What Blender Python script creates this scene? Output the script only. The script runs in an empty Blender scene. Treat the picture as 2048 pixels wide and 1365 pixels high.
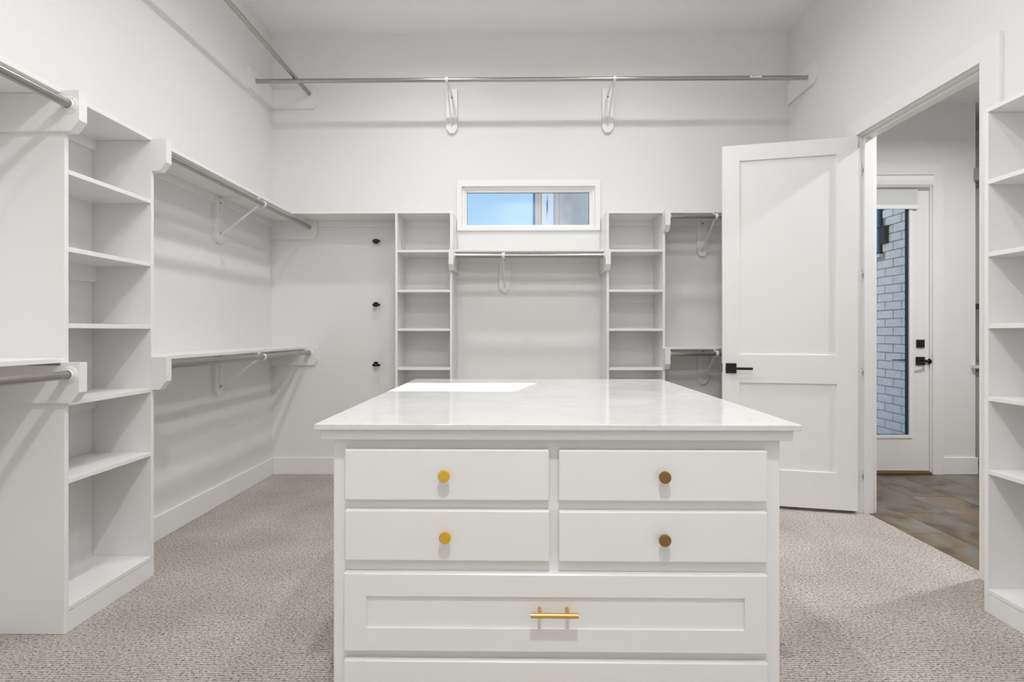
import bpy, bmesh, math, random
from mathutils import Vector, Matrix
random.seed(7)
SC = bpy.context.scene
COL = SC.collection

# ------------------------------------------------------------------ camera, light, exposure
CAM_Z = 1.183
cam_d = bpy.data.cameras.new('camera'); cam = bpy.data.objects.new('camera', cam_d); COL.objects.link(cam)
cam.location = (0, 0, CAM_Z); cam.rotation_euler = (math.pi/2, 0, 0.0131)
cam_d.sensor_width = 36; cam_d.lens = 1040.06/2048*36; cam_d.shift_y = -16.2/2048
cam_d.clip_start = 0.02; SC.camera = cam
SC.view_settings.view_transform = 'Standard'; SC.view_settings.look = 'None'
SC.view_settings.gamma = 1; SC.view_settings.use_curve_mapping = False
SC.view_settings.exposure = 0.28

world = bpy.data.worlds.new('sky'); SC.world = world; world.use_nodes = True
wn = world.node_tree.nodes; wl = world.node_tree.links
bg = wn['Background']; bg.inputs['Strength'].default_value = 0.85
tc = wn.new('ShaderNodeTexCoord'); sx = wn.new('ShaderNodeSeparateXYZ'); cr = wn.new('ShaderNodeValToRGB')
wl.new(tc.outputs['Generated'], sx.inputs[0]); wl.new(sx.outputs['Z'], cr.inputs[0]); wl.new(cr.outputs[0], bg.inputs['Color'])
cr.color_ramp.elements[0].position = 0.0; cr.color_ramp.elements[0].color = (0.78, 0.90, 1.0, 1)
cr.color_ramp.elements[1].position = 0.42; cr.color_ramp.elements[1].color = (0.30, 0.55, 1.0, 1)
e = cr.color_ramp.elements.new(0.2); e.color = (0.48, 0.73, 1.0, 1)

sun_d = bpy.data.lights.new('sun', 'SUN'); sun = bpy.data.objects.new('sun', sun_d); COL.objects.link(sun)
sun_dir = Vector((0.273, 0.962, 0.6416)).normalized()
sun.rotation_euler = sun_dir.to_track_quat('Z', 'Y').to_euler(); sun.location = (6, 20, 14)
sun_d.energy = 10.0; sun_d.angle = math.radians(0.53); sun_d.color = (1, 0.96, 0.9)

CEIL = 3.68
SPREAD = 158
LIGHTS = {(-0.65, 3.2): 9.0, (0.82, 3.2): 7.0, (-0.65, 1.75): 10.5, (0.82, 1.75): 10.5, (0.085, 0.0): 32.0}  # last one, near the camera, is added to brighten the drawer fronts
def area(name, loc, r, w, col=(1.0, 0.995, 0.985)):
    d = bpy.data.lights.new(name, 'AREA'); d.shape = 'DISK'; d.size = r*2; d.energy = w; d.color = col; d.spread = math.radians(SPREAD)
    o = bpy.data.objects.new(name, d); COL.objects.link(o); o.location = loc
    return o

# ------------------------------------------------------------------ helpers
ORG = {}
class MB:
    def __init__(s): s.bm = bmesh.new()
    def box(s, x0, x1, y0, y1, z0, z1, bev=0.0, seg=2):
        if x0 > x1: x0, x1 = x1, x0
        if y0 > y1: y0, y1 = y1, y0
        if z0 > z1: z0, z1 = z1, z0
        vs = [s.bm.verts.new(p) for p in ((x0,y0,z0),(x1,y0,z0),(x1,y1,z0),(x0,y1,z0),(x0,y0,z1),(x1,y0,z1),(x1,y1,z1),(x0,y1,z1))]
        fs = [s.bm.faces.new([vs[i] for i in q]) for q in ((3,2,1,0),(4,5,6,7),(0,1,5,4),(1,2,6,5),(2,3,7,6),(3,0,4,7))]
        if bev:
            es = list({e for f in fs for e in f.edges})
            bmesh.ops.bevel(s.bm, geom=es, offset=bev, segments=seg, affect='EDGES', profile=0.5)
        return s
    def prism(s, pts, a, b, axis, bev=0.0):
        """polygon pts (2D) extruded from a to b along axis; 2D coords are the two other axes in xyz order"""
        def mk(p, t):
            if axis == 'x': return (t, p[0], p[1])
            if axis == 'y': return (p[0], t, p[1])
            return (p[0], p[1], t)
        A = [s.bm.verts.new(mk(p, a)) for p in pts]; B = [s.bm.verts.new(mk(p, b)) for p in pts]
        fs = [s.bm.faces.new(A), s.bm.faces.new(B[::-1])]
        n = len(pts)
        for i in range(n): fs.append(s.bm.faces.new((A[i], B[i], B[(i+1) % n], A[(i+1) % n])))
        bmesh.ops.recalc_face_normals(s.bm, faces=fs)
        if bev:
            es = list({e for f in fs for e in f.edges})
            bmesh.ops.bevel(s.bm, geom=es, offset=bev, segments=2, affect='EDGES', profile=0.5)
        return s
    def frame(s, o, i, a, b, axis):
        """rectangular ring: outer rect o, inner rect i = (u0, v0, u1, v1), extruded a..b along axis"""
        def mk(u, v, t): return (t, u, v) if axis == 'x' else (u, t, v) if axis == 'y' else (u, v, t)
        def rect(r, t): return [s.bm.verts.new(mk(u, v, t)) for u, v in ((r[0], r[1]), (r[2], r[1]), (r[2], r[3]), (r[0], r[3]))]
        A, B, C, D = rect(o, a), rect(i, a), rect(o, b), rect(i, b)
        for k in range(4):
            j = (k+1) % 4
            for q in ((A[k], A[j], B[j], B[k]), (C[k], C[j], D[j], D[k]), (A[k], A[j], C[j], C[k]), (B[k], B[j], D[j], D[k])): s.bm.faces.new(q)
        return s
    def tube(s, p, q, r, n=16, r2=None, inner=None):
        p, q = Vector(p), Vector(q); r2 = r if r2 is None else r2
        d = (q-p).normalized(); u = d.orthogonal().normalized(); v = d.cross(u)
        def ring(c, rr): return [s.bm.verts.new(c + (u*math.cos(2*math.pi*i/n) + v*math.sin(2*math.pi*i/n))*rr) for i in range(n)]
        A, B = ring(p, r), ring(q, r2); new = []
        for i in range(n):
            f = s.bm.faces.new((A[i], A[(i+1) % n], B[(i+1) % n], B[i])); f.smooth = True; new.append(f)
        if inner:
            C, D = ring(p, inner), ring(q, inner)
            for i in range(n):
                j = (i+1) % n
                f = s.bm.faces.new((C[j], C[i], D[i], D[j])); f.smooth = True; new.append(f)
                new.append(s.bm.faces.new((A[j], A[i], C[i], C[j]))); new.append(s.bm.faces.new((B[i], B[j], D[j], D[i])))
        else:
            new.append(s.bm.faces.new(A[::-1])); new.append(s.bm.faces.new(B))
        return s
    def lathe(s, c, d, prof, n=32):
        """prof = [(dist along d, radius)]"""
        c, d = Vector(c), Vector(d).normalized(); u = d.orthogonal().normalized(); v = d.cross(u)
        rings = []
        for t, r in prof:
            rings.append([s.bm.verts.new(c + d*t + (u*math.cos(2*math.pi*i/n)+v*math.sin(2*math.pi*i/n))*max(r, 1e-5)) for i in range(n)])
        for A, B in zip(rings, rings[1:]):
            for i in range(n):
                f = s.bm.faces.new((A[i], A[(i+1) % n], B[(i+1) % n], B[i])); f.smooth = True
        s.bm.faces.new(rings[0][::-1]); s.bm.faces.new(rings[-1])
        return s
    def path(s, pts, w, t, side):
        """flat strip following pts, width w along 'side', thickness t"""
        side = Vector(side).normalized(); pts = [Vector(p) for p in pts]; prev = None
        for i, p in enumerate(pts):
            d = (pts[min(i+1, len(pts)-1)] - pts[max(i-1, 0)]).normalized(); nn = d.cross(side).normalized()
            q = [s.bm.verts.new(p + side*a*w/2 + nn*b*t/2) for a, b in ((-1,-1),(1,-1),(1,1),(-1,1))]
            if prev:
                for k in range(4): s.bm.faces.new((prev[k], prev[(k+1) % 4], q[(k+1) % 4], q[k]))
            else: s.bm.faces.new(q[::-1])
            prev = q
        s.bm.faces.new(prev)
        return s
    def build(s, name, m, parent=None, world_co=True):
        if parent is not None and world_co:
            o = ORG[parent.name]
            bmesh.ops.translate(s.bm, verts=s.bm.verts, vec=-Vector(o))
        bmesh.ops.recalc_face_normals(s.bm, faces=s.bm.faces)
        for ed in s.bm.edges:
            if len(ed.link_faces) == 2 and ed.calc_face_angle(0) > 0.55: ed.smooth = False
        me = bpy.data.meshes.new(name); s.bm.to_mesh(me); s.bm.free()
        me.materials.append(m)
        ob = bpy.data.objects.new(name, me); COL.objects.link(ob)
        if parent is not None:
            ob.parent = parent; ORG[ob.name] = ORG[parent.name]
        else: ORG[ob.name] = (0, 0, 0)
        return ob

def thing(name, label, cat, loc, group=None, kind=None, rz=0):
    o = bpy.data.objects.new(name, None); COL.objects.link(o); o.location = loc; o.rotation_euler = (0, 0, rz)
    o.empty_display_size = 0.05
    o['label'] = label; o['category'] = cat
    if group: o['group'] = group
    if kind: o['kind'] = kind
    ORG[o.name] = tuple(loc)
    return o
def tag(o, label, cat, group=None, kind=None):
    o['label'] = label; o['category'] = cat
    if group: o['group'] = group
    if kind: o['kind'] = kind
    return o
def place(src, loc, rz=0, parent=None):
    """copy a mesh part onto a parent (local coordinates)"""
    c = src.copy(); COL.objects.link(c); c.location = loc; c.rotation_euler = (0, 0, rz)
    if parent is not None: c.parent = parent; ORG[c.name] = ORG[parent.name]
    return c
def copy_tree(o, parent=None):
    c = o.copy(); COL.objects.link(c); c.parent = parent
    for ch in list(o.children): copy_tree(ch, c)
    return c

# ------------------------------------------------------------------ materials
def mat(name, col, rough=0.5, metal=0.0, spec=0.5, bump=None, var=None, coat=0.0, aniso=0.0):
    m = bpy.data.materials.new(name); m.use_nodes = True; nt = m.node_tree; N = nt.nodes; L = nt.links
    b = N['Principled BSDF']; b.inputs['Base Color'].default_value = (*col, 1)
    b.inputs['Roughness'].default_value = rough; b.inputs['Metallic'].default_value = metal
    b.inputs['Specular IOR Level'].default_value = spec; b.inputs['Coat Weight'].default_value = coat
    b.inputs['Anisotropic'].default_value = aniso
    t = N.new('ShaderNodeTexCoord')
    if var:
        sc, amt = var
        n = N.new('ShaderNodeTexNoise'); n.inputs['Scale'].default_value = sc; n.inputs['Detail'].default_value = 4
        L.new(t.outputs['Object'], n.inputs['Vector'])
        r = N.new('ShaderNodeMapRange'); r.inputs['To Min'].default_value = 1-amt; r.inputs['To Max'].default_value = 1+amt
        L.new(n.outputs['Fac'], r.inputs['Value'])
        mx = N.new('ShaderNodeVectorMath'); mx.operation = 'SCALE'; mx.inputs[0].default_value = col
        L.new(r.outputs[0], mx.inputs['Scale']); L.new(mx.outputs[0], b.inputs['Base Color'])
    if bump:
        sc, st, dist = bump
        n = N.new('ShaderNodeTexNoise'); n.inputs['Scale'].default_value = sc; n.inputs['Detail'].default_value = 3
        L.new(t.outputs['Object'], n.inputs['Vector'])
        bp = N.new('ShaderNodeBump'); bp.inputs['Strength'].default_value = st; bp.inputs['Distance'].default_value = dist
        L.new(n.outputs['Fac'], bp.inputs['Height']); L.new(bp.outputs[0], b.inputs['Normal'])
    return m
M = {}
M['wall'] = mat('wall_paint', (0.86, 0.858, 0.852), 0.6, bump=(70, 0.25, 0.004), var=(2.5, 0.012))
M['ceiling'] = mat('ceiling_paint', (0.95, 0.95, 0.95), 0.75, bump=(50, 0.2, 0.003))
M['paint'] = mat('white_semigloss', (0.89, 0.887, 0.88), 0.38, bump=(18, 0.04, 0.002), var=(6, 0.01))
M['island'] = mat('white_cabinet_paint', (0.87, 0.87, 0.865), 0.34, bump=(22, 0.04, 0.002), var=(5, 0.012))
M['vinyl'] = mat('white_vinyl', (0.93, 0.93, 0.93), 0.35)
M['white_metal'] = mat('white_enamelled_steel', (0.86, 0.86, 0.85), 0.3)
M['nickel'] = mat('brushed_nickel', (0.42, 0.405, 0.385), 0.30, metal=1.0, var=(60, 0.05))
M['brass'] = mat('brass_lit_tone', (0.95, 0.62, 0.10), 0.28, metal=1.0, var=(40, 0.06))  # left knobs: brighter reflection put into the brass colour
M['brass_dim'] = mat('brass_dim_tone', (0.36, 0.22, 0.075), 0.33, metal=1.0, var=(40, 0.10))  # right knobs: same brass, dimmer light painted into its colour
M['pull'] = mat('satin_brass', (0.78, 0.46, 0.14), 0.30, metal=1.0, var=(50, 0.08))
M['black'] = mat('matte_black_metal', (0.012, 0.012, 0.013), 0.35, spec=0.4)
M['screw'] = mat('dark_screw_hole', (0.02, 0.02, 0.02), 0.6)
M['caulk'] = mat('panel_gap', (0.30, 0.29, 0.28), 0.8)
M['cab_grey'] = mat('grey_cabinet_paint', (0.36, 0.36, 0.34), 0.45, var=(8, 0.03))
M['navy'] = mat('dark_gasket', (0.02, 0.028, 0.05), 0.4)
M['grout'] = mat('grout', (0.50, 0.47, 0.43), 0.9, var=(30, 0.08))
M['wood_sill'] = mat('bronze_threshold', (0.16, 0.09, 0.045), 0.45, var=(40, 0.2))
M['patio'] = mat('concrete_patio', (0.55, 0.53, 0.50), 0.9, var=(6, 0.10), bump=(60, 0.3, 0.004))
M['mortar'] = mat('painted_mortar', (0.42, 0.40, 0.38), 0.9, bump=(90, 0.6, 0.006), var=(30, 0.25))
M['brick'] = mat('painted_white_brick', (0.86, 0.80, 0.73), 0.75, bump=(38, 0.9, 0.010), var=(16, 0.12))
M['lantern'] = mat('lantern_bronze', (0.02, 0.016, 0.013), 0.5)

def quartz():
    m = bpy.data.materials.new('white_quartz'); m.use_nodes = True; N = m.node_tree.nodes; L = m.node_tree.links
    b = N['Principled BSDF']; t = N.new('ShaderNodeTexCoord')
    w = N.new('ShaderNodeTexNoise'); w.inputs['Scale'].default_value = 2.2; w.inputs['Detail'].default_value = 6; w.inputs['Distortion'].default_value = 1.6
    L.new(t.outputs['Object'], w.inputs['Vector'])
    r = N.new('ShaderNodeValToRGB'); e = r.color_ramp.elements
    e[0].position = 0.470; e[0].color = (0.74, 0.738, 0.735, 1); e[1].position = 0.530; e[1].color = (0.74, 0.738, 0.735, 1)
    k = e.new(0.50); k.color = (0.70, 0.692, 0.685, 1)
    L.new(w.outputs['Fac'], r.inputs[0]); L.new(r.outputs[0], b.inputs['Base Color'])
    s = N.new('ShaderNodeTexNoise'); s.inputs['Scale'].default_value = 5; s.inputs['Detail'].default_value = 5
    L.new(t.outputs['Object'], s.inputs['Vector'])
    rr = N.new('ShaderNodeMapRange'); rr.inputs['From Min'].default_value = 0.4; rr.inputs['From Max'].default_value = 0.7
    rr.inputs['To Min'].default_value = 0.06; rr.inputs['To Max'].default_value = 0.16
    L.new(s.outputs['Fac'], rr.inputs['Value']); L.new(rr.outputs[0], b.inputs['Roughness'])
    return m
M['quartz'] = quartz()

def carpet():
    m = bpy.data.materials.new('loop_carpet'); m.use_nodes = True; N = m.node_tree.nodes; L = m.node_tree.links
    b = N['Principled BSDF']; b.inputs['Roughness'].default_value = 0.95; b.inputs['Specular IOR Level'].default_value = 0.1
    t = N.new('ShaderNodeTexCoord'); mp = N.new('ShaderNodeMapping'); mp.inputs['Scale'].default_value = (0.8, 1.1, 1)
    L.new(t.outputs['Object'], mp.inputs['Vector'])
    n0 = N.new('ShaderNodeTexNoise'); n0.inputs['Scale'].default_value = 115; n0.inputs['Detail'].default_value = 6; n0.inputs['Roughness'].default_value = 0.75
    L.new(mp.outputs[0], n0.inputs['Vector'])
    wv = N.new('ShaderNodeTexWave'); wv.wave_type = 'BANDS'; wv.bands_direction = 'Y'; wv.inputs['Scale'].default_value = 27
    wv.inputs['Distortion'].default_value = 3.0; wv.inputs['Detail'].default_value = 2; wv.inputs['Detail Scale'].default_value = 4
    L.new(t.outputs['Object'], wv.inputs['Vector'])
    n = N.new('ShaderNodeMix'); n.data_type = 'FLOAT'; n.inputs[0].default_value = 0.10
    L.new(n0.outputs['Fac'], n.inputs[2]); L.new(wv.outputs['Fac'], n.inputs[3])
    r = N.new('ShaderNodeValToRGB'); e = r.color_ramp.elements
    e[0].position = 0.37; e[0].color = (0.11, 0.092, 0.078, 1); e[1].position = 0.62; e[1].color = (0.78, 0.725, 0.67, 1)
    k = e.new(0.455); k.color = (0.46, 0.415, 0.375, 1)
    L.new(n.outputs[0], r.inputs[0])
    p = N.new('ShaderNodeTexNoise'); p.inputs['Scale'].default_value = 2.6; p.inputs['Detail'].default_value = 5
    L.new(t.outputs['Object'], p.inputs['Vector'])
    pr = N.new('ShaderNodeMapRange'); pr.inputs['From Min'].default_value = 0.3; pr.inputs['From Max'].default_value = 0.7
    pr.inputs['To Min'].default_value = 0.86; pr.inputs['To Max'].default_value = 1.1
    L.new(p.outputs['Fac'], pr.inputs['Value'])
    v = N.new('ShaderNodeVectorMath'); v.operation = 'SCALE'; L.new(r.outputs[0], v.inputs[0]); L.new(pr.outputs[0], v.inputs['Scale'])
    L.new(v.outputs[0], b.inputs['Base Color'])
    bp = N.new('ShaderNodeBump'); bp.inputs['Strength'].default_value = 0.9; bp.inputs['Distance'].default_value = 0.006
    L.new(n.outputs[0], bp.inputs['Height']); L.new(bp.outputs[0], b.inputs['Normal'])
    return m
M['carpet'] = carpet()

def tile():
    m = bpy.data.materials.new('slate_look_tile'); m.use_nodes = True; N = m.node_tree.nodes; L = m.node_tree.links
    b = N['Principled BSDF']; b.inputs['Roughness'].default_value = 0.28
    t = N.new('ShaderNodeTexCoord'); oi = N.new('ShaderNodeObjectInfo')
    ad = N.new('ShaderNodeVectorMath'); ad.operation = 'ADD'; L.new(t.outputs['Object'], ad.inputs[0])
    sc = N.new('ShaderNodeMath'); sc.operation = 'MULTIPLY'; sc.inputs[1].default_value = 40; L.new(oi.outputs['Random'], sc.inputs[0])
    L.new(sc.outputs[0], ad.inputs[1])
    n = N.new('ShaderNodeTexNoise'); n.inputs['Scale'].default_value = 5; n.inputs['Detail'].default_value = 8; n.inputs['Distortion'].default_value = 0.8
    L.new(ad.outputs[0], n.inputs['Vector'])
    r = N.new('ShaderNodeValToRGB'); e = r.color_ramp.elements
    e[0].position = 0.34; e[0].color = (0.075, 0.048, 0.027, 1); e[1].position = 0.66; e[1].color = (0.17, 0.17, 0.15, 1)
    k = e.new(0.5); k.color = (0.165, 0.115, 0.066, 1)
    L.new(n.outputs['Fac'], r.inputs[0])
    mr = N.new('ShaderNodeMapRange'); mr.inputs['To Min'].default_value = 0.8; mr.inputs['To Max'].default_value = 1.2; L.new(oi.outputs['Random'], mr.inputs['Value'])
    v = N.new('ShaderNodeVectorMath'); v.operation = 'SCALE'; L.new(r.outputs[0], v.inputs[0]); L.new(mr.outputs[0], v.inputs['Scale'])
    L.new(v.outputs[0], b.inputs['Base Color'])
    bp = N.new('ShaderNodeBump'); bp.inputs['Strength'].default_value = 0.25; bp.inputs['Distance'].default_value = 0.003
    L.new(n.outputs['Fac'], bp.inputs['Height']); L.new(bp.outputs[0], b.inputs['Normal'])
    return m
M['tile'] = tile()

def glass(name, tint=(1, 1, 1), fac=1.0):
    m = bpy.data.materials.new(name); m.use_nodes = True; N = m.node_tree.nodes; L = m.node_tree.links
    N.remove(N['Principled BSDF']); out = N['Material Output']
    tr = N.new('ShaderNodeBsdfTransparent'); tr.inputs[0].default_value = (*tint, 1)
    gl = N.new('ShaderNodeBsdfGlossy'); gl.inputs['Roughness'].default_value = 0.02
    fr = N.new('ShaderNodeFresnel'); fr.inputs['IOR'].default_value = 1.45
    mx = N.new('ShaderNodeMixShader'); L.new(fr.outputs[0], mx.inputs[0]); L.new(tr.outputs[0], mx.inputs[1]); L.new(gl.outputs[0], mx.inputs[2])
    L.new(mx.outputs[0], out.inputs[0]); return m
M['glass'] = glass('window_glass', (0.97, 0.985, 0.98))
M['sky_glass'] = mat('sky_reflection_glass', (0.10, 0.22, 0.50), 0.12, spec=0.7)  # blue of the reflected sky is put into the pane colour

def emit(name, col, s):
    m = bpy.data.materials.new(name); m.use_nodes = True; b = m.node_tree.nodes['Principled BSDF']
    b.inputs['Base Color'].default_value = (0.9, 0.9, 0.9, 1)
    b.inputs['Emission Color'].default_value = (*col, 1); b.inputs['Emission Strength'].default_value = s; return m
M['lens'] = emit('led_lens', (1, 0.98, 0.95), 8.0)

def shade_cloth():
    m = bpy.data.materials.new('roller_shade_cloth'); m.use_nodes = True; N = m.node_tree.nodes; L = m.node_tree.links
    b = N['Principled BSDF']; b.inputs['Base Color'].default_value = (0.88, 0.88, 0.88, 1); b.inputs['Roughness'].default_value = 0.9
    tl = N.new('ShaderNodeBsdfTranslucent'); tl.inputs[0].default_value = (0.95, 0.95, 0.95, 1)
    mx = N.new('ShaderNodeMixShader'); mx.inputs[0].default_value = 0.35
    L.new(b.outputs[0], mx.inputs[1]); L.new(tl.outputs[0], mx.inputs[2]); L.new(mx.outputs[0], N['Material Output'].inputs[0]); return m
M['cloth'] = shade_cloth()

def weathered():
    m = bpy.data.materials.new('weathered_stucco'); m.use_nodes = True; N = m.node_tree.nodes; L = m.node_tree.links
    b = N['Principled BSDF']; b.inputs['Roughness'].default_value = 0.9; t = N.new('ShaderNodeTexCoord')
    n = N.new('ShaderNodeTexNoise'); n.inputs['Scale'].default_value = 3; n.inputs['Detail'].default_value = 8
    L.new(t.outputs['Object'], n.inputs['Vector']); r = N.new('ShaderNodeValToRGB'); e = r.color_ramp.elements
    e[0].position = 0.35; e[0].color = (0.42, 0.42, 0.41, 1); e[1].position = 0.7; e[1].color = (0.66, 0.57, 0.53, 1)
    k = e.new(0.52); k.color = (0.50, 0.48, 0.46, 1)
    L.new(n.outputs['Fac'], r.inputs[0]); L.new(r.outputs[0], b.inputs['Base Color']); return m
M['stucco'] = weathered()
M['strip_tan'] = mat('tan_corner_board', (0.55, 0.46, 0.37), 0.9, var=(5, 0.12))
M['strip_pale'] = mat('pale_blue_board', (0.72, 0.73, 0.76), 0.8, var=(4, 0.06))
M['strip_dark'] = mat('slate_blue_edge', (0.10, 0.16, 0.28), 0.7)

# ------------------------------------------------------------------ room dimensions (metres)
XL, XR, YB, YFR = -2.064, 2.235, 4.328, -0.50
XW = 2.332            # hall side of the right wall
S = 0.286            # shelf depth
T = 0.019            # board thickness
ROD = 0.322          # rod distance from wall
YH, YHF = 4.40, 0.3  # hall exterior wall plane, hall front
def struct(name, mb, m, label, cat, parent=None):
    o = mb.build(name, m, parent)
    if parent is None: tag(o, label, cat, kind='structure')
    return o

struct('floor', MB().box(XL-0.1, 2.287, YFR-0.1, YB+0.07, -0.12, 0.0), M['carpet'], 'beige loop pile carpet covering the closet floor around the island', 'floor')
struct('ceiling', MB().box(XL-0.1, XW, YFR-0.1, YB+0.07, CEIL, CEIL+0.1), M['ceiling'], 'smooth white flat ceiling of the closet', 'ceiling')
struct('wall_left', MB().box(XL-0.1, XL, YFR-0.1, YB+0.07, 0, CEIL), M['wall'], 'off-white painted closet wall on the left with long shelves and rods', 'wall')
struct('wall_front', MB().box(XL, XR, YFR-0.1, YFR, 0, CEIL), M['wall'], 'off-white closet wall behind the viewer', 'wall')
WX0, WX1, WZ0, WZ1 = -0.475, 0.633, 2.062, 2.402
b = MB(); b.frame((XL, 0, XW, CEIL), (WX0, WZ0, WX1, WZ1), YB, YB+0.072, 'y')
struct('wall_back', b, M['wall'], 'off-white closet back wall with small horizontal window', 'wall')
DY0, DY1, DZ = 2.52, 3.452, 2.487   # doorway in right wall
b = MB()
b.prism([(YFR, 0), (DY0, 0), (DY0, DZ), (DY1, DZ), (DY1, 0), (YB, 0), (YB, CEIL), (YFR, CEIL)], XR, XW, 'x')
struct('wall_right', b, M['wall'], 'off-white closet wall on the right holding the doorway', 'wall')

# hall shell
HC = 3.11
b = MB(); b.prism([(XW, 0), (2.52, 0), (2.52, 2.505), (3.445, 2.505), (3.445, 0), (3.819, 0), (3.819, HC), (XW, HC)], YH, YH+0.08, 'y')
struct('wall_hall_back', b, M['wall'], 'white hall wall around the glazed exterior door', 'wall')
b = MB(); b.prism([(3.74, YH+0.08), (3.819, YH+0.08), (3.819, 5.0), (5.2, 5.0), (5.2, YHF), (XW, YHF), (XW, YHF-0.1), (5.3, YHF-0.1), (5.3, 5.1), (3.74, 5.1)], 0, HC, 'z')
struct('wall_hall_right', b, M['wall'], 'white walls at the far side of the hall behind the vanity', 'wall')
b = MB(); b.prism([(XW, YHF), (5.3, YHF), (5.3, 5.1), (3.74, 5.1), (3.74, YH+0.08), (XW, YH+0.08)], HC, HC+0.08, 'z')
struct('ceiling_hall', b, M['ceiling'], 'lower white ceiling of the hall seen through the doorway', 'ceiling')
fl = thing('floor_hall', 'brown slate-look tiled hall floor beyond the doorway', 'floor', (2.287, YHF, 0), kind='structure')
b = MB(); b.box(2.287, 5.3, YHF, 5.1, -0.12, -0.002); b.build('grout_bed', M['grout'], fl)
tiles = {}
cols = [2.289, 2.518, 2.825, 3.140, 3.455, 3.765, 4.07]
joint = [3.102, 3.452, 3.80, 3.49, 3.80, 3.49]
for i in range(6):
    w = round(cols[i+1]-cols[i]-0.004, 3)
    if w not in tiles:
        bb = MB(); bb.box(0, w, 0, 0.602, -0.008, 0.0, 0.0012, 1); o = bb.build('tile', M['tile'], fl, False); tiles[w] = o; first = True
    else: first = False
    j0 = joint[i]; k = -3
    while j0 + k*0.606 > 1.2: k -= 1
    while True:
        y = j0 + k*0.606; k += 1
        if y < 1.2: continue
        if y > YH: break
        loc = (cols[i]+0.002-2.287, y+0.002-YHF, 0)
        if y + 0.602 > YH:
            if YH - y < 0.03: break
            bb = MB(); bb.box(0, w, 0, YH-y-0.004, -0.008, 0, 0.0012, 1); o = bb.build('tile', M['tile'], fl, False); o.location = loc
        elif first: tiles[w].location = loc; first = False
        else: place(tiles[w], loc, 0, fl)

# ------------------------------------------------------------------ baseboards and trim
def baseboard(name, x0, x1, y0, y1, label, top='y'):
    b = MB(); b.box(x0, x1, y0, y1, 0, 0.143, 0.003, 1)
    return struct(name, b, M['paint'], label, 'baseboard')
baseboard('baseboard_left', XL, XL+0.015, 2.512, YB, 'tall white baseboard along the left wall between shelf tower and back corner')
baseboard('baseboard_left_near', XL, XL+0.015, YFR, 2.013, 'white baseboard along the left wall on the near side of the shelf tower')
baseboard('baseboard_back', XL+0.015, -0.965, YB-0.015, YB, 'tall white baseboard along the back wall below the black hooks')
baseboard('baseboard_back_center', -0.518, 0.681, YB-0.015, YB, 'white baseboard of the back wall between the two shelf towers')
baseboard('baseboard_back_right', 1.134, XR-0.015, YB-0.015, YB, 'white baseboard of the back wall behind the open door')
baseboard('baseboard_right', XR-0.015, XR, 3.556, YB, 'white baseboard of the right wall behind the open door')
baseboard('baseboard_hall', 3.545, 3.828, YH-0.015, YH, 'short tall white baseboard right of the glazed door')

tr1 = thing('trim_1', 'white flat casing and jamb around the closet doorway', 'door trim', (XR, DY0, 0), kind='structure')
cn0, cn1, cw = DY0+0.012, DY1-0.006, 0.104
for f_, g_ in ((XR-0.02, XR), (XW, XW+0.018)):
    MB().prism([(cn0-cw, 0), (cn0, 0), (cn0, DZ-0.004), (cn0-cw, DZ+0.093)], f_, g_, 'x', 0.0015).build('side_casing', M['paint'], tr1)
    MB().prism([(cn1, 0), (cn1+cw, 0), (cn1+cw, DZ+0.093), (cn1, DZ-0.004)], f_, g_, 'x', 0.0015).build('side_casing', M['paint'], tr1)
    MB().prism([(cn0-cw, DZ+0.093), (cn0, DZ-0.004), (cn1, DZ-0.004), (cn1+cw, DZ+0.093)], f_, g_, 'x', 0.0015).build('head_casing', M['paint'], tr1)
MB().box(XR, XW, DY0-0.0, DY0+0.016, 0, DZ).build('jamb', M['paint'], tr1)
MB().box(XR, XW, DY1-0.008, DY1+0.0, 0, DZ).build('jamb', M['paint'], tr1)
MB().box(XR, XW, DY0+0.016, DY1-0.008, DZ-0.012, DZ).build('head_jamb', M['paint'], tr1)
sx0, sx1 = XR+0.026, XW-0.012
MB().box(sx0, sx1, DY0+0.016, DY0+0.03, 0, DZ-0.012, 0.002, 1).build('door_stop', M['paint'], tr1)
MB().box(sx0, sx1, DY1-0.022, DY1-0.008, 0, DZ-0.012, 0.002, 1).build('door_stop', M['paint'], tr1)
MB().box(sx0, sx1, DY0+0.03, DY1-0.022, DZ-0.028, DZ-0.012, 0.002, 1).build('door_stop', M['paint'], tr1)

# ------------------------------------------------------------------ closet window
w1 = thing('window_1', 'small horizontal fixed window in white frame high on the back wall', 'window', (0.08, YB, WZ0), kind='structure')
oc = 0.04; y0 = YB-0.016
for pts in ([(WX0-oc, WZ1+0.052), (WX0, WZ1), (WX1, WZ1), (WX1+oc, WZ1+0.052)],
            [(WX0-oc, WZ0), (WX0, WZ0), (WX0, WZ1), (WX0-oc, WZ1+0.052)],
            [(WX1, WZ0), (WX1+oc, WZ0), (WX1+oc, WZ1+0.052), (WX1, WZ1)]):
    MB().prism(pts, y0, YB, 'y', 0.0015).build('casing', M['vinyl'], w1)
MB().box(WX0-oc, WX1+oc, YB-0.022, YB, WZ0-0.03, WZ0, 0.003, 2).build('window_sill', M['vinyl'], w1)
fw = 0.022; gx0, gx1, gz0, gz1 = -0.437, 0.590, 2.088, 2.362
MB().frame((WX0, WZ0, WX1, WZ1), (WX0+fw, WZ0+0.012, WX1-fw, WZ1-0.016), YB+0.012, YB+0.072, 'y').build('window_frame', M['vinyl'], w1)
sash = MB().frame((WX0+fw, WZ0+0.012, WX1-fw, WZ1-0.016), (gx0, gz0, gx1, gz1), YB+0.03, YB+0.062, 'y').build('sash', M['vinyl'], w1)
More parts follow.
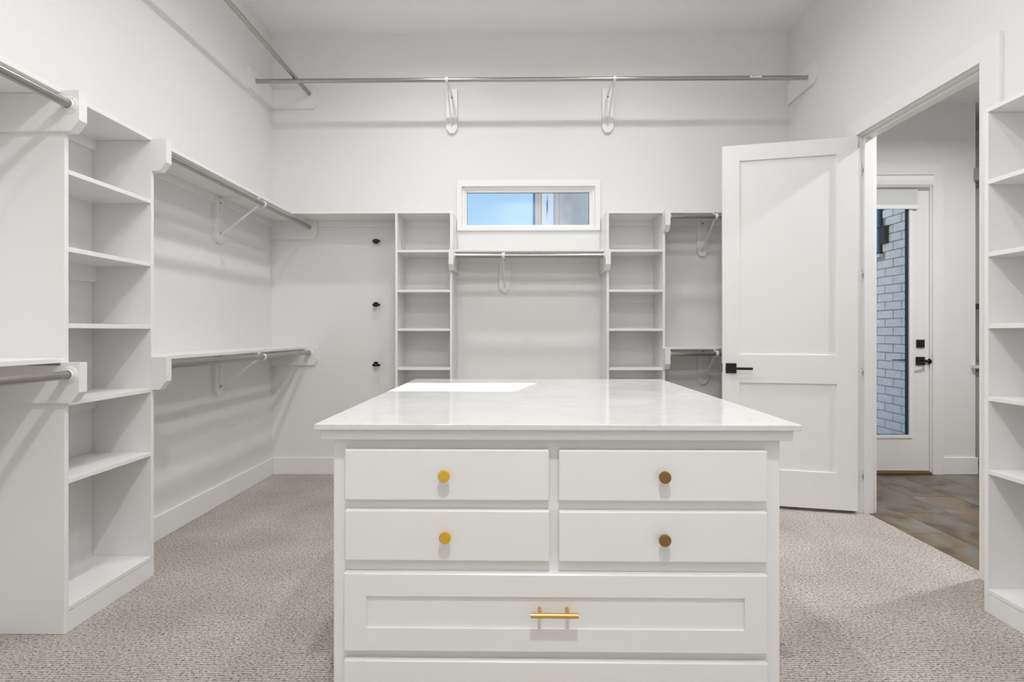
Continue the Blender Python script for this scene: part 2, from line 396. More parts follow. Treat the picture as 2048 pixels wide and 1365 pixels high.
MB().frame((gx0, gz0, gx1, gz1), (gx0+0.0025, gz0+0.0015, gx1-0.0035, gz1-0.0035), YB+0.046, YB+0.05, 'y').build('gasket', M['navy'], sash)
MB().box(gx0, gx1, YB+0.050, YB+0.053, gz0, gz1).build('pane', M['glass'], w1)

# ------------------------------------------------------------------ closet door (open)
Ax, Ay = 2.205, 3.41
ang = math.atan2(3.584-3.41, 1.397-2.205)
d1 = thing('door_1', 'white two-panel closet door standing open toward the back wall', 'door', (Ax, Ay, 0), kind='structure', rz=ang)
ORG[d1.name] = (0, 0, 0)      # parts are written in the door's own frame
DW, dz0, dz1, th = 0.827, 0.022, 2.462, 0.038
pu0, pu1 = 0.123, 0.718
for a_, b_ in ((0, pu0), (pu1, DW)): MB().box(a_, b_, -th, 0, dz0, dz1, 0.0012, 1).build('stile', M['paint'], d1)
for z0, z1 in ((dz0, 0.263), (0.846, 1.036), (2.355, dz1)): MB().box(pu0-0.001, pu1+0.001, -th+0.0001, -0.0001, z0, z1).build('rail', M['paint'], d1)
for z0, z1 in ((0.263, 0.846), (1.036, 2.355)):
    MB().box(pu0-0.002, pu1+0.002, -th+0.011, -0.011, z0-0.002, z1+0.002).build('panel', M['paint'], d1)
hd = MB().box(0.739, 0.807, 0, 0.009, 0.908, 0.976, 0.001, 1).build('handle_rose', M['black'], d1)
MB().tube((0.773, 0.009, 0.944), (0.773, 0.05, 0.944), 0.010, 16).box(0.645, 0.786, 0.045, 0.057, 0.934, 0.951, 0.002, 1).build('lever', M['black'], hd)
hb = MB().box(0.739, 0.807, -th-0.009, -th, 0.908, 0.976, 0.001, 1).build('handle_rose', M['black'], d1)
MB().tube((0.773, -th-0.05, 0.944), (0.773, -th-0.009, 0.944), 0.010, 16).box(0.645, 0.786, -th-0.057, -th-0.045, 0.934, 0.951, 0.002, 1).build('lever', M['black'], hb)
lp = MB().box(DW-0.0005, DW+0.0015, -th+0.008, -0.008, 0.914, 0.971).build('latch_plate', M['black'], d1)
MB().box(DW+0.001, DW+0.011, -th+0.013, -0.013, 0.934, 0.950, 0.002, 1).build('latch_bolt', M['nickel'], lp)
for z in (0.24, 0.92, 1.56, 2.25):
    h = MB().tube((-0.006, -th-0.003, z-0.045), (-0.006, -th-0.003, z+0.045), 0.006, 12).box(-0.001, 0.0, -th, -0.004, z-0.045, z+0.045).build('hinge', M['white_metal'], d1)
# jamb hinge leaves seen beside the door edge
for z in (0.24, 0.92, 1.56, 2.25):
    h = MB().box(XR+0.002, XR+0.024, DY1-0.010, DY1-0.008, z-0.045, z+0.045, 0.0006, 1).build('hinge_leaf', M['white_metal'], tr1)
    b = MB()
    for dz in (-0.03, 0, 0.03): b.tube((XR+0.010+abs(dz)*0.2, DY1-0.0112, z+dz), (XR+0.010+abs(dz)*0.2, DY1-0.0098, z+dz), 0.003, 10)
    b.box(XR+0.020, XR+0.025, DY1-0.012, DY1-0.009, z-0.018, z+0.016)
    b.build('screws', M['caulk'], h)['kind'] = 'stuff'

# ------------------------------------------------------------------ hall door, shade, brick wall outside
d2 = thing('door_2', 'white full-lite exterior door with black hardware at the end of the hall', 'door', (2.98, YH+0.02, 0), kind='structure')
X0, X1 = 2.527, 3.443; f0 = YH+0.012; f1 = YH+0.056
b = MB(); b.frame((X0, 0.025, X1, 2.498), (2.695, 0.30, 3.302, 2.38), f0, f1, 'y')
b.build('slab', M['paint'], d2)
MB().frame((2.672, 0.30, 3.303, 2.38), (2.70, 0.326, 3.276, 2.355), f0-0.008, f0+0.02, 'y').build('lite_frame', M['vinyl'], d2)
MB().frame((2.70, 0.326, 3.276, 2.355), (2.712, 0.328, 3.264, 2.353), f0+0.006, f0+0.028, 'y').build('gasket', M['navy'], d2)
MB().box(2.71, 3.266, f0+0.018, f0+0.022, 0.326, 2.355).build('pane', M['glass'], d2)
b = MB().box(3.335, 3.401, f0-0.012, f0, 1.060, 1.126, 0.002, 1); db = b.build('deadbolt', M['black'], d2)
MB().box(3.350, 3.386, f0-0.026, f0-0.012, 1.086, 1.098, 0.003, 1).build('thumb_turn', M['black'], db)
b = MB().box(3.331, 3.405, f0-0.010, f0, 0.912, 0.982, 0.002, 1); rs = b.build('handle_rose', M['black'], d2)
MB().tube((3.392, f0-0.055, 0.949), (3.392, f0-0.010, 0.949), 0.010, 14).prism([(3.318, 0.930), (3.402, 0.944), (3.402, 0.957), (3.318, 0.937)], f0-0.060, f0-0.048, 'y', 0.001).build('lever', M['black'], rs)
MB().lathe((3.436, f0-0.012, 0.945), (1, 0, 0), [(0, 0.024), (0.006, 0.02), (0.011, 0.008)], 20).box(3.402, 3.437, f0-0.018, f0-0.006, 0.938, 0.953).build('strike', M['black'], rs)
ro = MB().box(3.331, 3.405, f1, f1+0.01, 0.912, 0.982, 0.002, 1).build('handle_rose', M['black'], d2)
MB().tube((3.375, f1+0.01, 0.949), (3.375, f1+0.05, 0.949), 0.010, 14).prism([(3.205, 0.948), (3.385, 0.940), (3.385, 0.956), (3.205, 0.954)], f1+0.045, f1+0.055, 'y').build('lever', M['black'], ro)
MB().box(2.52, 3.445, YH-0.02, YH+0.09, 0.0, 0.02, 0.003, 1).build('threshold', M['wood_sill'], d2)
ci, co, ct = 3.455, 3.543, 2.504
tr2 = thing('trim_2', 'white mitred casing around the glazed hall door', 'door trim', (3.0, YH, 0), kind='structure')
for nm_, pts in (('side_casing', [(ci, 0), (co, 0), (co, ct+0.098), (ci, ct)]), ('head_casing', [(2.53, ct), (ci, ct), (co, ct+0.098), (2.43, ct+0.098)]), ('side_casing', [(2.43, 0), (2.53, 0), (2.53, ct), (2.43, ct+0.098)])):
    MB().prism(pts, YH-0.018, YH, 'y', 0.0015).build(nm_, M['paint'], tr2)

rsd = thing('roller_shade', 'white roller shade pulled a little way down over the glazed hall door', 'window shade', (2.98, f0, 2.495))
prof = [(f0, 2.398), (f0, 2.494), (f0-0.05, 2.494), (f0-0.066, 2.48), (f0-0.07, 2.45), (f0-0.062, 2.415), (f0-0.045, 2.398)]
MB().prism(prof, 2.60, 3.432, 'x', 0.002).build('cassette', M['vinyl'], rsd)
MB().box(3.32, 3.345, f0-0.02, f0-0.002, 2.385, 2.398, 0.002, 1).build('bracket', M['vinyl'], rsd)
MB().box(2.62, 3.335, f0-0.018, f0-0.0165, 2.25, 2.40).build('fabric', M['cloth'], rsd)
MB().box(2.615, 3.340, f0-0.025, f0-0.010, 2.220, 2.254, 0.004, 2).build('hem_bar', M['vinyl'], rsd)

# exterior
struct('ground', MB().box(-30, 30, -30, 30, -0.30, -0.125), M['patio'], 'grey concrete ground outside the house', 'ground')
bw = thing('brick_wall', 'white painted brick exterior wall seen through the glazed door', 'wall', (3.4, 4.5, -0.12), kind='structure')
b = MB(); b.box(3.414, 3.70, 4.49, 6.2, -0.12, 3.3); b.build('mortar', M['mortar'], bw)
protos = []
for v in range(4):
    bb = MB(); bb.box(0, 0.030, 0, 0.198, 0, 0.071, 0.004, 1)
    rnd = random.Random(v)
    for vv in bb.bm.verts:
        vv.co.x += rnd.uniform(-0.0025, 0.0015); vv.co.z += rnd.uniform(-0.0015, 0.0015); vv.co.y += rnd.uniform(-0.002, 0.002)
    protos.append(bb)
meshes = []
for bb in protos:
    o = bb.build('brick', M['brick'], bw, False); meshes.append(o)
used = [False]*4
BY, BZ = 4.588, 0.337
for ci_ in range(-3, 33):
    z = BZ + ci_*0.078 - 0.034
    if z > 2.65: break
    off = 0.103 if ci_ % 2 else 0.0
    for k in range(0, 5):
        y = BY - 0.12 + off + k*0.206
        if y + 0.196 > 5.5: break
        # opening of the exterior window
        if z + 0.071 > 1.900 and y + 0.198 > 4.913:
            if y < 4.86:      # cut brick beside the window opening
                cb = MB(); cb.box(0, 0.030, 0, 4.911-y, 0, 0.071, 0.004, 1); cbo = cb.build('brick', M['brick'], bw, False)
                cbo.location = (random.uniform(0, 0.003), y-4.5, z+0.12)
            continue
        v = random.randrange(4); loc = (random.uniform(0, 0.003), y-4.5, z+0.12)
        if not used[v]: meshes[v].location = loc; used[v] = True
        else: place(meshes[v], loc, 0, bw)
for v in range(4):
    if not used[v]: bpy.data.objects.remove(meshes[v])
ew = thing('window_2', 'exterior window with painted blue sky reflection and pale sill in the brick wall outside', 'window', (3.4, 5.2, 1.92), kind='structure')
MB().box(3.375, 3.414, 4.915, 5.9, 1.895, 1.925, 0.004, 1).build('window_sill', M['brick'], ew)
b = MB(); b.frame((4.918, 1.925, 5.9, 3.0), (4.945, 1.95, 5.88, 2.97), 3.385, 3.414, 'x')
b.build('window_frame', M['navy'], ew)
MB().box(3.398, 3.414, 4.945, 5.88, 1.95, 2.97).build('pane', M['sky_glass'], ew)
wlt = thing('wall_lantern', 'small dark box lantern on the brick wall beside the blue window', 'wall lamp', (3.4, 4.865, 2.08))
MB().box(3.36, 3.402, 4.825, 4.912, 2.01, 2.165, 0.003, 1).build('housing', M['lantern'], wlt)
MB().box(3.352, 3.402, 4.818, 4.919, 2.16, 2.172, 0.002, 1).build('cap', M['lantern'], wlt)

nb = thing('neighboring_building', 'weathered grey neighbouring house wall with pale blue corner board outside the closet window', 'building', (1.5, 9.0, -0.12), kind='structure')
MB().box(0.60, 2.9, 9.06, 11, -0.12, 4.45).build('wall', M['stucco'], nb)
MB().prism([(0.215, -0.12), (0.30, -0.12), (0.30, 4.45), (0.262, 4.45)], 9.05, 9.4, 'y').build('edge_board', M['strip_dark'], nb)
MB().box(0.285, 0.40, 9.03, 9.3, -0.12, 4.45, 0.01, 1).build('corner_board', M['strip_tan'], nb)
MB().box(0.40, 0.605, 9.0, 9.3, -0.12, 4.45, 0.008, 1).build('pale_board', M['strip_pale'], nb)
MB().box(0.605, 0.70, 9.04, 9.1, -0.12, 4.45, 0.008, 1).build('corner_board', M['stucco'], nb)
MB().prism([(0.497, 3.60), (0.500, 3.55), (0.502, 3.32), (0.478, 3.14), (0.482, 3.22), (0.478, 3.42), (0.492, 3.50)], 8.995, 9.001, 'y').build('split', M['strip_dark'], nb)
MB().box(2.9, 5.2, 8.95, 11, -0.12, 5.8).build('sun_blocker', M['stucco'], nb)  # unseen block, added to keep direct sun off the hall floor
MB().box(0.20, 2.88, 8.9, 11, 4.45, 4.55).build('roof', M['strip_dark'], nb)

# hall vanity
va = thing('vanity', 'grey vanity cabinet with white top at the right edge of the doorway', 'cabinet', (4.4, 4.7, 0))
MB().box(3.822, 5.15, 4.43, 4.995, 0.0, 0.888).build('body', M['cab_grey'], va)
for k in range(3): MB().box(3.834+k*0.44, 3.834+k*0.44+0.42, 4.412, 4.43, 0.10, 0.86, 0.003, 1).build('door', M['cab_grey'], va)
MB().prism([(3.782, 4.362), (5.15, 4.362), (5.15, 4.995), (3.822, 4.995), (3.822, 4.398), (3.782, 4.398)], 0.888, 0.913, 'z').build('worktop', M['quartz'], va)
ua = thing('wall_cabinet', 'grey upper cabinet with stepped cornice above the vanity', 'cabinet', (4.4, 4.7, 1.42))
MB().box(3.84, 5.15, 4.45, 4.995, 1.43, 2.75).build('body', M['cab_grey'], ua)
MB().prism([(3.803, 4.34), (5.15, 4.34), (5.15, 4.45), (3.83, 4.45), (3.83, 4.398), (3.803, 4.398)], 2.452, 2.556, 'z').build('cornice', M['cab_grey'], ua)
MB().box(3.84, 5.15, 4.43, 4.96, 1.405, 1.43).build('light_rail', M['navy'], ua)
ou = thing('wall_outlet', 'small white power outlet above the vanity top', 'outlet', (4.15, 4.998, 1.11))
MB().box(4.155, 4.235, 4.992, 5.0, 1.05, 1.17, 0.002, 1).build('plate', M['vinyl'], ou)
for z in (1.065, 1.12): MB().box(4.175, 4.215, 4.990, 4.993, z, z+0.035).build('socket', M['caulk'], ou)

# ------------------------------------------------------------------ shelf towers
def tower(name_label, W0, W1, axis, wall, front, tops, bottom=0.102, top=2.115, group='built-in shelf towers'):
    """axis 'x': stands on the back wall, spans W0..W1 in x.  axis 'y': stands on a side wall, spans W0..W1 in y."""
    def bx(mb, a0, a1, d0, d1, z0, z1, bev=0.0, seg=2):
        if axis == 'x': mb.box(a0, a1, d0, d1, z0, z1, bev, seg)
        else: mb.box(d0, d1, a0, a1, z0, z1, bev, seg)
        return mb
    sg = 1 if wall > front else -1
    loc = ((W0+W1)/2, wall, 0) if axis == 'x' else (wall, (W0+W1)/2, 0)
    t = thing('shelf_tower', name_label, 'shelving', loc, group)
    for a in (W0, W1-T): bx(MB(), a, a+T, front, wall, 0, top, 0.0015, 1).build('side_panel', M['paint'], t)
    back = wall - sg*0.0
    for z in tops + [bottom]:
        bx(MB(), W0+T, W1-T, front+sg*0.001, wall, z-T, z, 0.0012, 1).build('shelf', M['paint'], t)
    bx(MB(), W0+T, W1-T, front+sg*0.002, front+sg*0.02, 0, bottom-T-0.0015, 0.001, 1).build('kick_board', M['paint'], t)
    for z, h in ((top, 0.048), (1.524-T, 0.078), (0.916-T, 0.078)):
        bx(MB(), W0+T, W1-T, wall-sg*0.019, wall, z-h, z, 0.001, 1).build('cleat', M['paint'], t)
    return t
TL = [1.829, 1.523, 1.221, 0.915, 0.606]
tA = tower('tall white shelf tower against the left wall with six open cubbies', 2.013, 2.512, 'y', XL, XL+S, TL)
tB = tower('white shelf tower on the back wall, left of the window', -0.965, -0.518, 'x', YB, YB-S, [1.831, 1.520, 1.217, 0.912, 0.606])
tC = tower('white shelf tower on the back wall, right of the window', 0.681, 1.134, 'x', YB, YB-S, [1.831, 1.520, 1.217, 0.912, 0.606])
tower('white shelf tower on the right wall, nearest the doorway', 1.740, 2.239, 'y', XR, 1.979, TL)

# ------------------------------------------------------------------ wall shelves (board + cleats)
def shelf(label, box, cleats, name='wall_shelf'):
    x0, x1, y0, y1, z0, z1 = box
    t = thing(name, label, 'shelf', ((x0+x1)/2, (y0+y1)/2, z0), 'white wall shelves')
    MB().box(x0, x1, y0, y1, z0, z1, 0.002, 2).build('board', M['paint'], t)
    for c in cleats: MB().box(*c, 0.001, 1).build('cleat', M['paint'], t)
    return t
ZU = 2.134; ZL = 1.068
shelf('long white top shelf running along the whole left wall above the tower', (XL, XL+S, YFR, YB, ZU-T, ZU),
      [(XL, XL+T, 2.512, YB, ZU-T-0.048, ZU-T), (XL, XL+T, YFR, 2.0, ZU-T-0.048, ZU-T)])
shelf('lower white shelf on the left wall between tower and back corner', (XL, XL+S, 2.512, YB, ZL-T, ZL), [(XL, XL+T, 2.531, YB, ZL-T-0.048, ZL-T)])
shelf('lower white shelf on the left wall, ending at the near side of the tower', (XL, XL+S, YFR, 2.013, ZL-T+0.017, ZL+0.017), [(XL, XL+T, YFR, 1.994, ZL-T-0.031, ZL-T+0.017)])
shelf('white top shelf on the back wall from the left corner over the left tower', (XL+S, -0.518, YB-S, YB, ZU-T, ZU), [(XL+S+0.1, -0.965, YB-T, YB, ZU-T-0.048, ZU-T)])
shelf('white shelf under the window between the two back towers', (-0.518, 0.681, YB-S, YB, 1.815, 1.834), [(-0.499, 0.662, YB-T, YB, 1.767, 1.815)])
shelf('white top shelf on the back wall over the right tower to the right wall', (0.681, XR, YB-S, YB, ZU-T-0.004, ZU-0.004), [(1.153, XR, YB-T, YB, ZU-T-0.052, ZU-T-0.004)])
shelf('lower white shelf on the back wall right of the right tower, partly behind the door', (1.134, XR, YB-S, YB, ZL-T+0.006, ZL+0.006), [(1.153, XR, YB-T, YB, ZL-T-0.042, ZL-T+0.006)])

# shelf on right wall above tower
shelf('white top board capping the shelf tower on the right wall', (1.979, XR, 1.740, 2.239, ZU-T, ZU), [])

# ------------------------------------------------------------------ rod support blocks on the tower sides
NOSE = 0.359
def block(tw, axis, wall, sgn, board, out, ztop, h=0.158):
    """one connected chamfered block: plate on the outer face of the tower panel, nose wrapping in front of the panel edge"""
    w, n, c = wall, wall+sgn*NOSE, 0.042
    fr = wall+sgn*(S+0.0005); fr2 = wall+sgn*(S+0.0006)
    a0, a1, b1 = board, board+out*T, board-out*T
    ax = 'y' if axis == 'x' else 'x'
    def P_(p, t): return (p[0], t, p[1]) if ax == 'y' else (t, p[0], p[1])
    m = MB(); bm = m.bm
    ns = [(fr, ztop), (n, ztop), (n, ztop-h+c), (n-sgn*c*0.8, ztop-h), (fr, ztop-h)]
    m.prism(ns, a1, b1, ax)
    m.prism([(w, ztop-0.012), (fr2, ztop-0.012), (fr2, ztop-h), (w, ztop-h)], a0, a1, ax)
    return m.build('rod_support', M['paint'], tw)
block(tA, 'x', XL, 1, 2.013, -1, 2.126)
block(tA, 'x', XL, 1, 2.013, -1, 1.068)
block(tA, 'x', XL, 1, 2.512, 1, 2.126)
block(tA, 'x', XL, 1, 2.512, 1, 1.066)
block(tB, 'y', YB, -1, -0.518, 1, 1.826)
block(tC, 'y', YB, -1, 0.681, -1, 1.824)
block(tC, 'y', YB, -1, 1.134, 1, 2.122)
block(tC, 'y', YB, -1, 1.134, 1, 1.062)

# end plates on the walls
def endplate(label, axis, wall, sgn, corner, into, ztop, zbot, length=0.384):
    """flat chamfered plate on a wall; axis = normal axis of that wall"""
    c = 0.036; e = corner+into*length
    pts = [(corner, ztop), (e, ztop), (e, zbot+c), (e-into*c*0.8, zbot), (corner, zbot)]
    loc = (wall, corner, zbot) if axis == 'x' else (corner, wall, zbot)
    t = thing('rod_end_plate', label, 'rod support', loc, 'chamfered rod end plates on the walls')
    m = MB(); m.prism(pts, wall, wall+sgn*T, axis, 0.0012); m.build('plate', M['paint'], t)
    return t
endplate('white rod end plate in the left back corner under the top shelf', 'y', YB, -1, XL, 1, ZU-T, 1.962)
endplate('white rod end plate in the left back corner at the lower shelf', 'y', YB, -1, XL, 1, 1.063, 0.912)
endplate('high white rod end plate on the back wall near the ceiling, left corner', 'y', YB, -1, XL, 1, 3.214, 3.056)
endplate('high white rod end plate on the left wall near the back corner', 'x', XL, 1, YB, -1, 3.212, 3.058, 0.42)
endplate('high white rod end plate on the right wall near the back corner', 'x', XR, -1, YB, -1, 3.232, 3.066, 0.42)

# ------------------------------------------------------------------ rods
RR = 0.0165
def rod(label, p, q, f0=True, f1=True, sticker=None):
    t = thing('closet_rod', label, 'closet rod', tuple((Vector(p)+Vector(q))/2), 'brushed nickel closet rods')
    MB().tube(p, q, RR, 28).build('tube', M['nickel'], t)
    d = (Vector(q)-Vector(p)).normalized(); side = Vector((0, 0, 1))
    for end, dd, on in ((Vector(p), d, f0), (Vector(q), -d, f1)):
        if not on: continue
        m = MB(); m.lathe(end, dd, [(0, 0.033), (0.003, 0.033), (0.005, 0.030), (0.0055, 0.022), (0.012, 0.020), (0.012, 0.0175), (0.002, 0.0172)], 28)
        fl_ = m.build('flange', M['white_metal'], t)
        for a in (-0.6, 2.2, 4.1):
            u = dd.cross(side).normalized()
            c = end + (u*math.cos(a)+side*math.sin(a))*0.0265
            MB().tube(c+dd*0.0035, c+dd*0.0052, 0.0022, 8).build('screw', M['screw'], fl_)
    if sticker:
        x0, x1 = sticker; n = 8; m = MB(); R = RR+0.0006
        P = []
        for i in range(n+1):
            a = math.radians(80 + i*(170-80)/n + 20)
            P.append((p[1]+R*math.cos(a), p[2]+R*math.sin(a)))
        for i in range(n):
            v = [m.bm.verts.new((x, *P[j])) for x, j in ((x0, i), (x1, i), (x1, i+1), (x0, i+1))]; m.bm.faces.new(v)
        st = m.build('sticker', M['vinyl'], t)
        m = MB(); a = math.radians(150); R2 = R+0.0004
        for k, (u0, u1) in enumerate(((0.022, 0.034), (0.036, 0.040), (0.042, 0.048), (0.060, 0.063), (0.066, 0.069))):
            m.box(x0+u0, x0+u1, p[1]+R2*math.cos(a)-0.0006, p[1]+R2*math.cos(a), p[2]+R2*math.sin(a)-0.0015, p[2]+R2*math.sin(a)+0.0015)
        m.build('print', M['screw'], st)['kind'] = 'stuff'
    return t
xl = XL+ROD; yb = YB-ROD
rod('upper nickel rod on the left wall, ending at the near side of the tower', (xl, YFR, 2.068), (xl, 1.994, 2.068), False)
rod('lower nickel rod on the left wall, ending at the near side of the tower', (xl, YFR, 1.020), (xl, 1.994, 1.020), False)
rod('upper nickel rod on the left wall between tower and back corner', (xl, 2.531, 2.062), (xl, YB-T, 2.062))
rod('lower nickel rod on the left wall between tower and back corner', (xl, 2.531, 1.020), (xl, YB-T, 1.020))
rod('nickel rod under the window between the two back towers', (-0.499, yb, 1.779), (0.662, yb, 1.779))
rod('upper nickel rod right of the right back tower, running behind the door', (1.153, yb, 2.076), (XR, yb, 2.076))
rod('lower nickel rod right of the right back tower, running behind the door', (1.153, yb, 1.022), (XR, yb, 1.022))
rod('high nickel rod across the full back wall near the ceiling', (XL+T, yb, 3.136), (XR-T, yb, 3.136), sticker=(1.762, 1.853))
rod('high nickel rod along the left wall near the ceiling', (XL+ROD, YFR, 3.172), (XL+ROD, YB-T, 3.172), False)

# ------------------------------------------------------------------ shelf and rod brackets
def make_bracket(label, high):
    """canonical: wall plane y=0, projects to -y, origin on the wall at rod axis height"""
    t = thing('rod_bracket', label, 'bracket', (0, 0, 0), 'white rod brackets')
    top, bot, w, c = (0.07, -0.295, 0.046, 0.034) if high else (0.045, -0.262, 0.044, 0.034)
    MB().prism([(-w, top), (w, top), (w, bot+c), (w-c*0.8, bot), (-w+c*0.8, bot), (-w, bot+c)], -0.026, -0.0005, 'y', 0.0012).build('backing_board', M['paint'], t)
    y = -0.026-0.002; zt = 0.018 if high else 0.036
    so = -0.022 if high else 0.0
    m = MB(); m.box(-0.007, 0.007, y-0.003, y+0.002, -0.222+so, zt-0.008, 0.001, 1); m.build('wall_strap', M['white_metal'], t)
    arm = [(0, y-0.002, zt-0.012), (0, y-0.008, zt-0.004), (0, y-0.02, zt-0.001)]
    if high: arm += [(0, -0.15, zt+0.004), (0, -ROD+0.03, 0.012)]
    else: arm += [(0, -S-0.004, zt-0.001)]
    MB().path(arm, 0.014, 0.006, (1, 0, 0)).build('arm', M['white_metal'], t)
    MB().path([(0, y-0.003, -0.215+so), (0, y-0.012, -0.205+so), (0, -ROD+0.028, -0.012), (0, -ROD+0.018, -0.016)], 0.013, 0.008, (1, 0, 0)).build('brace', M['white_metal'], t)
    a0, a1 = (60, 300) if not high else (20, 300)
    pts = []
    for i in range(15):
        a = math.radians(90 + (-70 if high else 10) + i*(250 if high else 190)/14) if False else math.radians(-60 - i*(235 if high else 200)/14)
        pts.append((0, -ROD + 0.0195*math.cos(a), 0.0195*math.sin(a)))
    pts = [(0, -ROD+0.022, -0.014)] + pts
    MB().path(pts, 0.020, 0.005, (1, 0, 0)).build('rod_hook', M['white_metal'], t)
    if not high:
        tb = MB().box(-0.012, 0.012, -S-0.018, -S-0.0005, 0.016, 0.044, 0.002, 1).build('shelf_tab', M['white_metal'], t)
        MB().tube((0, -S-0.0195, 0.033), (0, -S-0.0175, 0.033), 0.004, 10).build('screw', M['screw'], tb)
    for z in (0.008+so*0.6, -0.2+so):
        MB().tube((0, y-0.0042, z), (0, y-0.0028, z), 0.0052, 12).build('screw', M['screw'], t)
    return t
bh = make_bracket('', True); bs = make_bracket('', False)
places = [
 (bh, (-0.556, YB, 3.136), 0, 'white bracket holding the high back rod, left of center', 'HI'),
 (bh, (0.735, YB, 3.136), 0, 'white bracket holding the high back rod, right of center', 'HI'),
 (bh, (XL, 2.55, 3.172), math.pi/2, 'white bracket holding the high rod on the left wall', 'HI'),
 (bs, (-0.118, YB, 1.779), 0, 'white bracket holding the rod below the window', 'LO'),
 (bs, (1.512, YB, 2.076), 0, 'white bracket of the upper rod beside the open door', 'LO'),
 (bs, (1.518, YB, 1.022), 0, 'white bracket of the lower rod beside the open door', 'LO'),
 (bs, (XL, 3.52, 2.062), math.pi/2, 'white bracket of the upper rod on the left wall', 'LO'),
 (bs, (XL, 3.52, 1.020), math.pi/2, 'white bracket of the lower rod on the left wall', 'LO'),
]
seen = set()
for src, loc, rz, lab, _ in places:
    o = src if src.name not in seen else copy_tree(src)
    seen.add(src.name); o.location = loc; o.rotation_euler = (0, 0, rz); o['label'] = lab

# ------------------------------------------------------------------ black hooks on the back wall
hk = thing('wall_hook', '', 'hook', (0, 0, 0), 'black hooks left of the back tower')
MB().box(-0.018, 0.016, -0.008, -0.0005, -0.016, 0.022, 0.0015, 1).build('base_plate', M['black'], hk)
MB().tube((0, -0.042, -0.004), (0, -0.008, -0.004), 0.009, 14).build('stem', M['black'], hk)
MB().box(-0.016, 0.046, -0.056, -0.040, -0.013, 0.007, 0.003, 2).build('peg', M['black'], hk)
for i, (z, lab) in enumerate(((1.945, 'top'), (1.418, 'middle'), (0.920, 'bottom'))):
    o = hk if i == 0 else copy_tree(hk)
    o.location = (-1.192, YB, z); o['label'] = lab+' one of three small black wall hooks left of the back tower'

# ------------------------------------------------------------------ island
isl = thing('island_dresser', 'white island dresser with brass-knobbed drawers in the middle of the closet', 'dresser', (0.104, 2.14, 0))
BX0, BX1, BY0, BY1 = -0.529, 0.737, 1.478, 2.80
b = MB(); b.box(BX0, BX1, BY0, BY1, 0.0, 0.905, 0.002, 1); b.build('body', M['island'], isl)
b = MB(); ax0, ax1, ay0, ay1, az0, az1 = -0.557, 0.760, 1.447, 2.832, 0.884, 0.9145
b.box(ax0, ax1, ay0, BY0, az0, az1, 0.003, 2); b.box(ax0, BX0, BY0, BY1, az0, az1, 0.002, 1); b.box(BX1, ax1, BY0, BY1, az0, az1, 0.002, 1); b.box(ax0, ax1, BY1, ay1, az0, az1, 0.002, 1)
b.build('apron_trim', M['island'], isl)
FY = 1.456
def knob(drawer, x, z, m, lab):
    k = MB(); k.lathe((x, FY, z), (0, -1, 0), [(0, 0.0065), (0.014, 0.0065), (0.0165, 0.0155), (0.019, 0.0168), (0.0235, 0.0168), (0.0250, 0.0160), (0.0254, 0.0150)], 40)
    o = k.build('knob', m, drawer); o['label'] = lab
def drawer(x0, x1, z0, z1):
    return MB().box(x0, x1, FY, BY0+0.001, z0, z1, 0.004, 3).build('drawer', M['island'], isl)
dr = drawer(-0.490, 0.085, 0.712, 0.855); knob(dr, -0.2075, 0.786, M['brass'], 'brass knob with brighter light painted in')
dr = drawer(-0.490, 0.086, 0.542, 0.684); knob(dr, -0.2045, 0.6155, M['brass'], 'brass knob with brighter light painted in')
dr = drawer(0.112, 0.693, 0.712, 0.8545); knob(dr, 0.402, 0.785, M['brass_dim'], 'brass knob with dimmer light painted in')
dr = drawer(0.112, 0.693, 0.5415, 0.683); knob(dr, 0.402, 0.6115, M['brass_dim'], 'brass knob with dimmer light painted in')
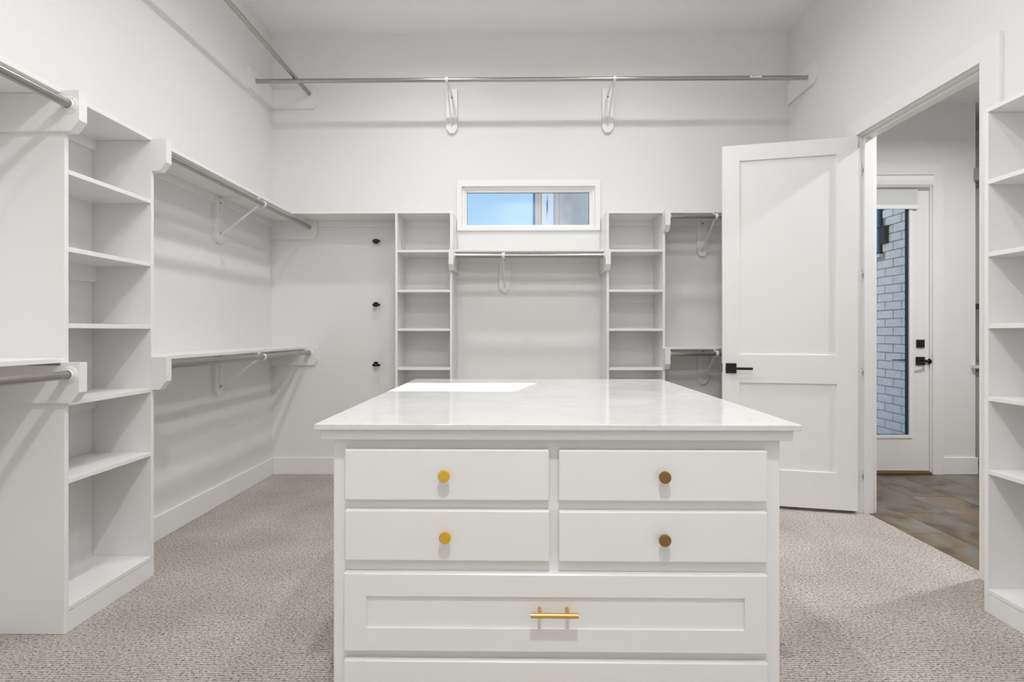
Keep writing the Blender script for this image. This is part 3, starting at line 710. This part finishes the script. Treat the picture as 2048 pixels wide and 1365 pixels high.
def shaker(x0, x1, z0, z1, px0, px1, pz0, pz1):
    m = MB()
    m.box(x0, px0, FY, BY0+0.001, z0, z1, 0.0035, 2); m.box(px1, x1, FY, BY0+0.001, z0, z1, 0.0035, 2)
    for a, c in ((z0, pz0), (pz1, z1)):
        m.prism([(FY, a+0.0035), (FY, c-0.0001) if c < z1 else (FY, c-0.0035)] if False else
                [(FY+0.0035, a) if a == z0 else (FY, a), (FY, a+0.0035) if a == z0 else (FY, a+0.001),
                 (FY, c-0.0035) if c == z1 else (FY, c-0.001), (FY+0.0035, c) if c == z1 else (FY, c),
                 (BY0+0.001, c), (BY0+0.001, a)], px0-0.0036, px1+0.0036, 'x')
    d = m.build('drawer', M['island'], isl)
    MB().box(px0-0.002, px1+0.002, FY+0.007, BY0+0.001, pz0-0.002, pz1+0.002).build('panel', M['island'], d)
    return d
dr = shaker(-0.493, 0.694, 0.287, 0.507, -0.428, 0.629, 0.353, 0.443)
def pull(d, zc):
    k = MB(); k.tube((0.032, FY-0.030, zc), (0.163, FY-0.030, zc), 0.0068, 24)
    for x in (0.058, 0.135): k.tube((x, FY+0.007, zc), (x, FY-0.030, zc), 0.0052, 16)
    k.build('bar_pull', M['pull'], d)['label'] = 'satin brass bar pull'
pull(dr, 0.4075)
dr = shaker(-0.493, 0.694, 0.043, 0.262, -0.428, 0.629, 0.108, 0.197); pull(dr, 0.165)
b = MB(); b.box(-0.567, 0.775, 1.430, 2.848, 0.9145, 0.9305, 0.0018, 2)
tag(b.build('island_countertop', M['quartz']), 'glossy white quartz countertop lying on the island dresser', 'countertop')

# ------------------------------------------------------------------ ceiling lights
lamp0 = thing('recessed_light', '', 'ceiling light', (0, 0, 0), 'recessed closet ceiling lights')
MB().lathe((0, 0, 0), (0, 0, -1), [(-0.0, 0.088), (0.006, 0.085), (0.009, 0.072)], 32).build('trim_ring', M['vinyl'], lamp0)
MB().lathe((0, 0, -0.0085), (0, 0, -1), [(0, 0.070), (0.002, 0.068)], 32).build('lens', M['lens'], lamp0)
names = {(-0.65, 3.2): 'far left', (0.82, 3.2): 'far right', (-0.65, 1.75): 'left, above the island', (0.82, 1.75): 'right, above the island', (0.085, 0.0): 'added in front of the island to brighten the drawers'}
for i, (x, y) in enumerate(LIGHTS):
    o = lamp0 if i == 0 else copy_tree(lamp0)
    o.location = (x, y, CEIL); o['label'] = 'round recessed ceiling light, '+names[(x, y)]
    area('closet_lamp', (x, y, CEIL-0.016), 0.055, LIGHTS[(x, y)])
o = copy_tree(lamp0); o.location = (3.2, 2.9, HC); o['label'] = 'round recessed ceiling light in the hall'; del o['group']
area('hall_lamp', (3.2, 2.9, HC-0.016), 0.055, 29.0)
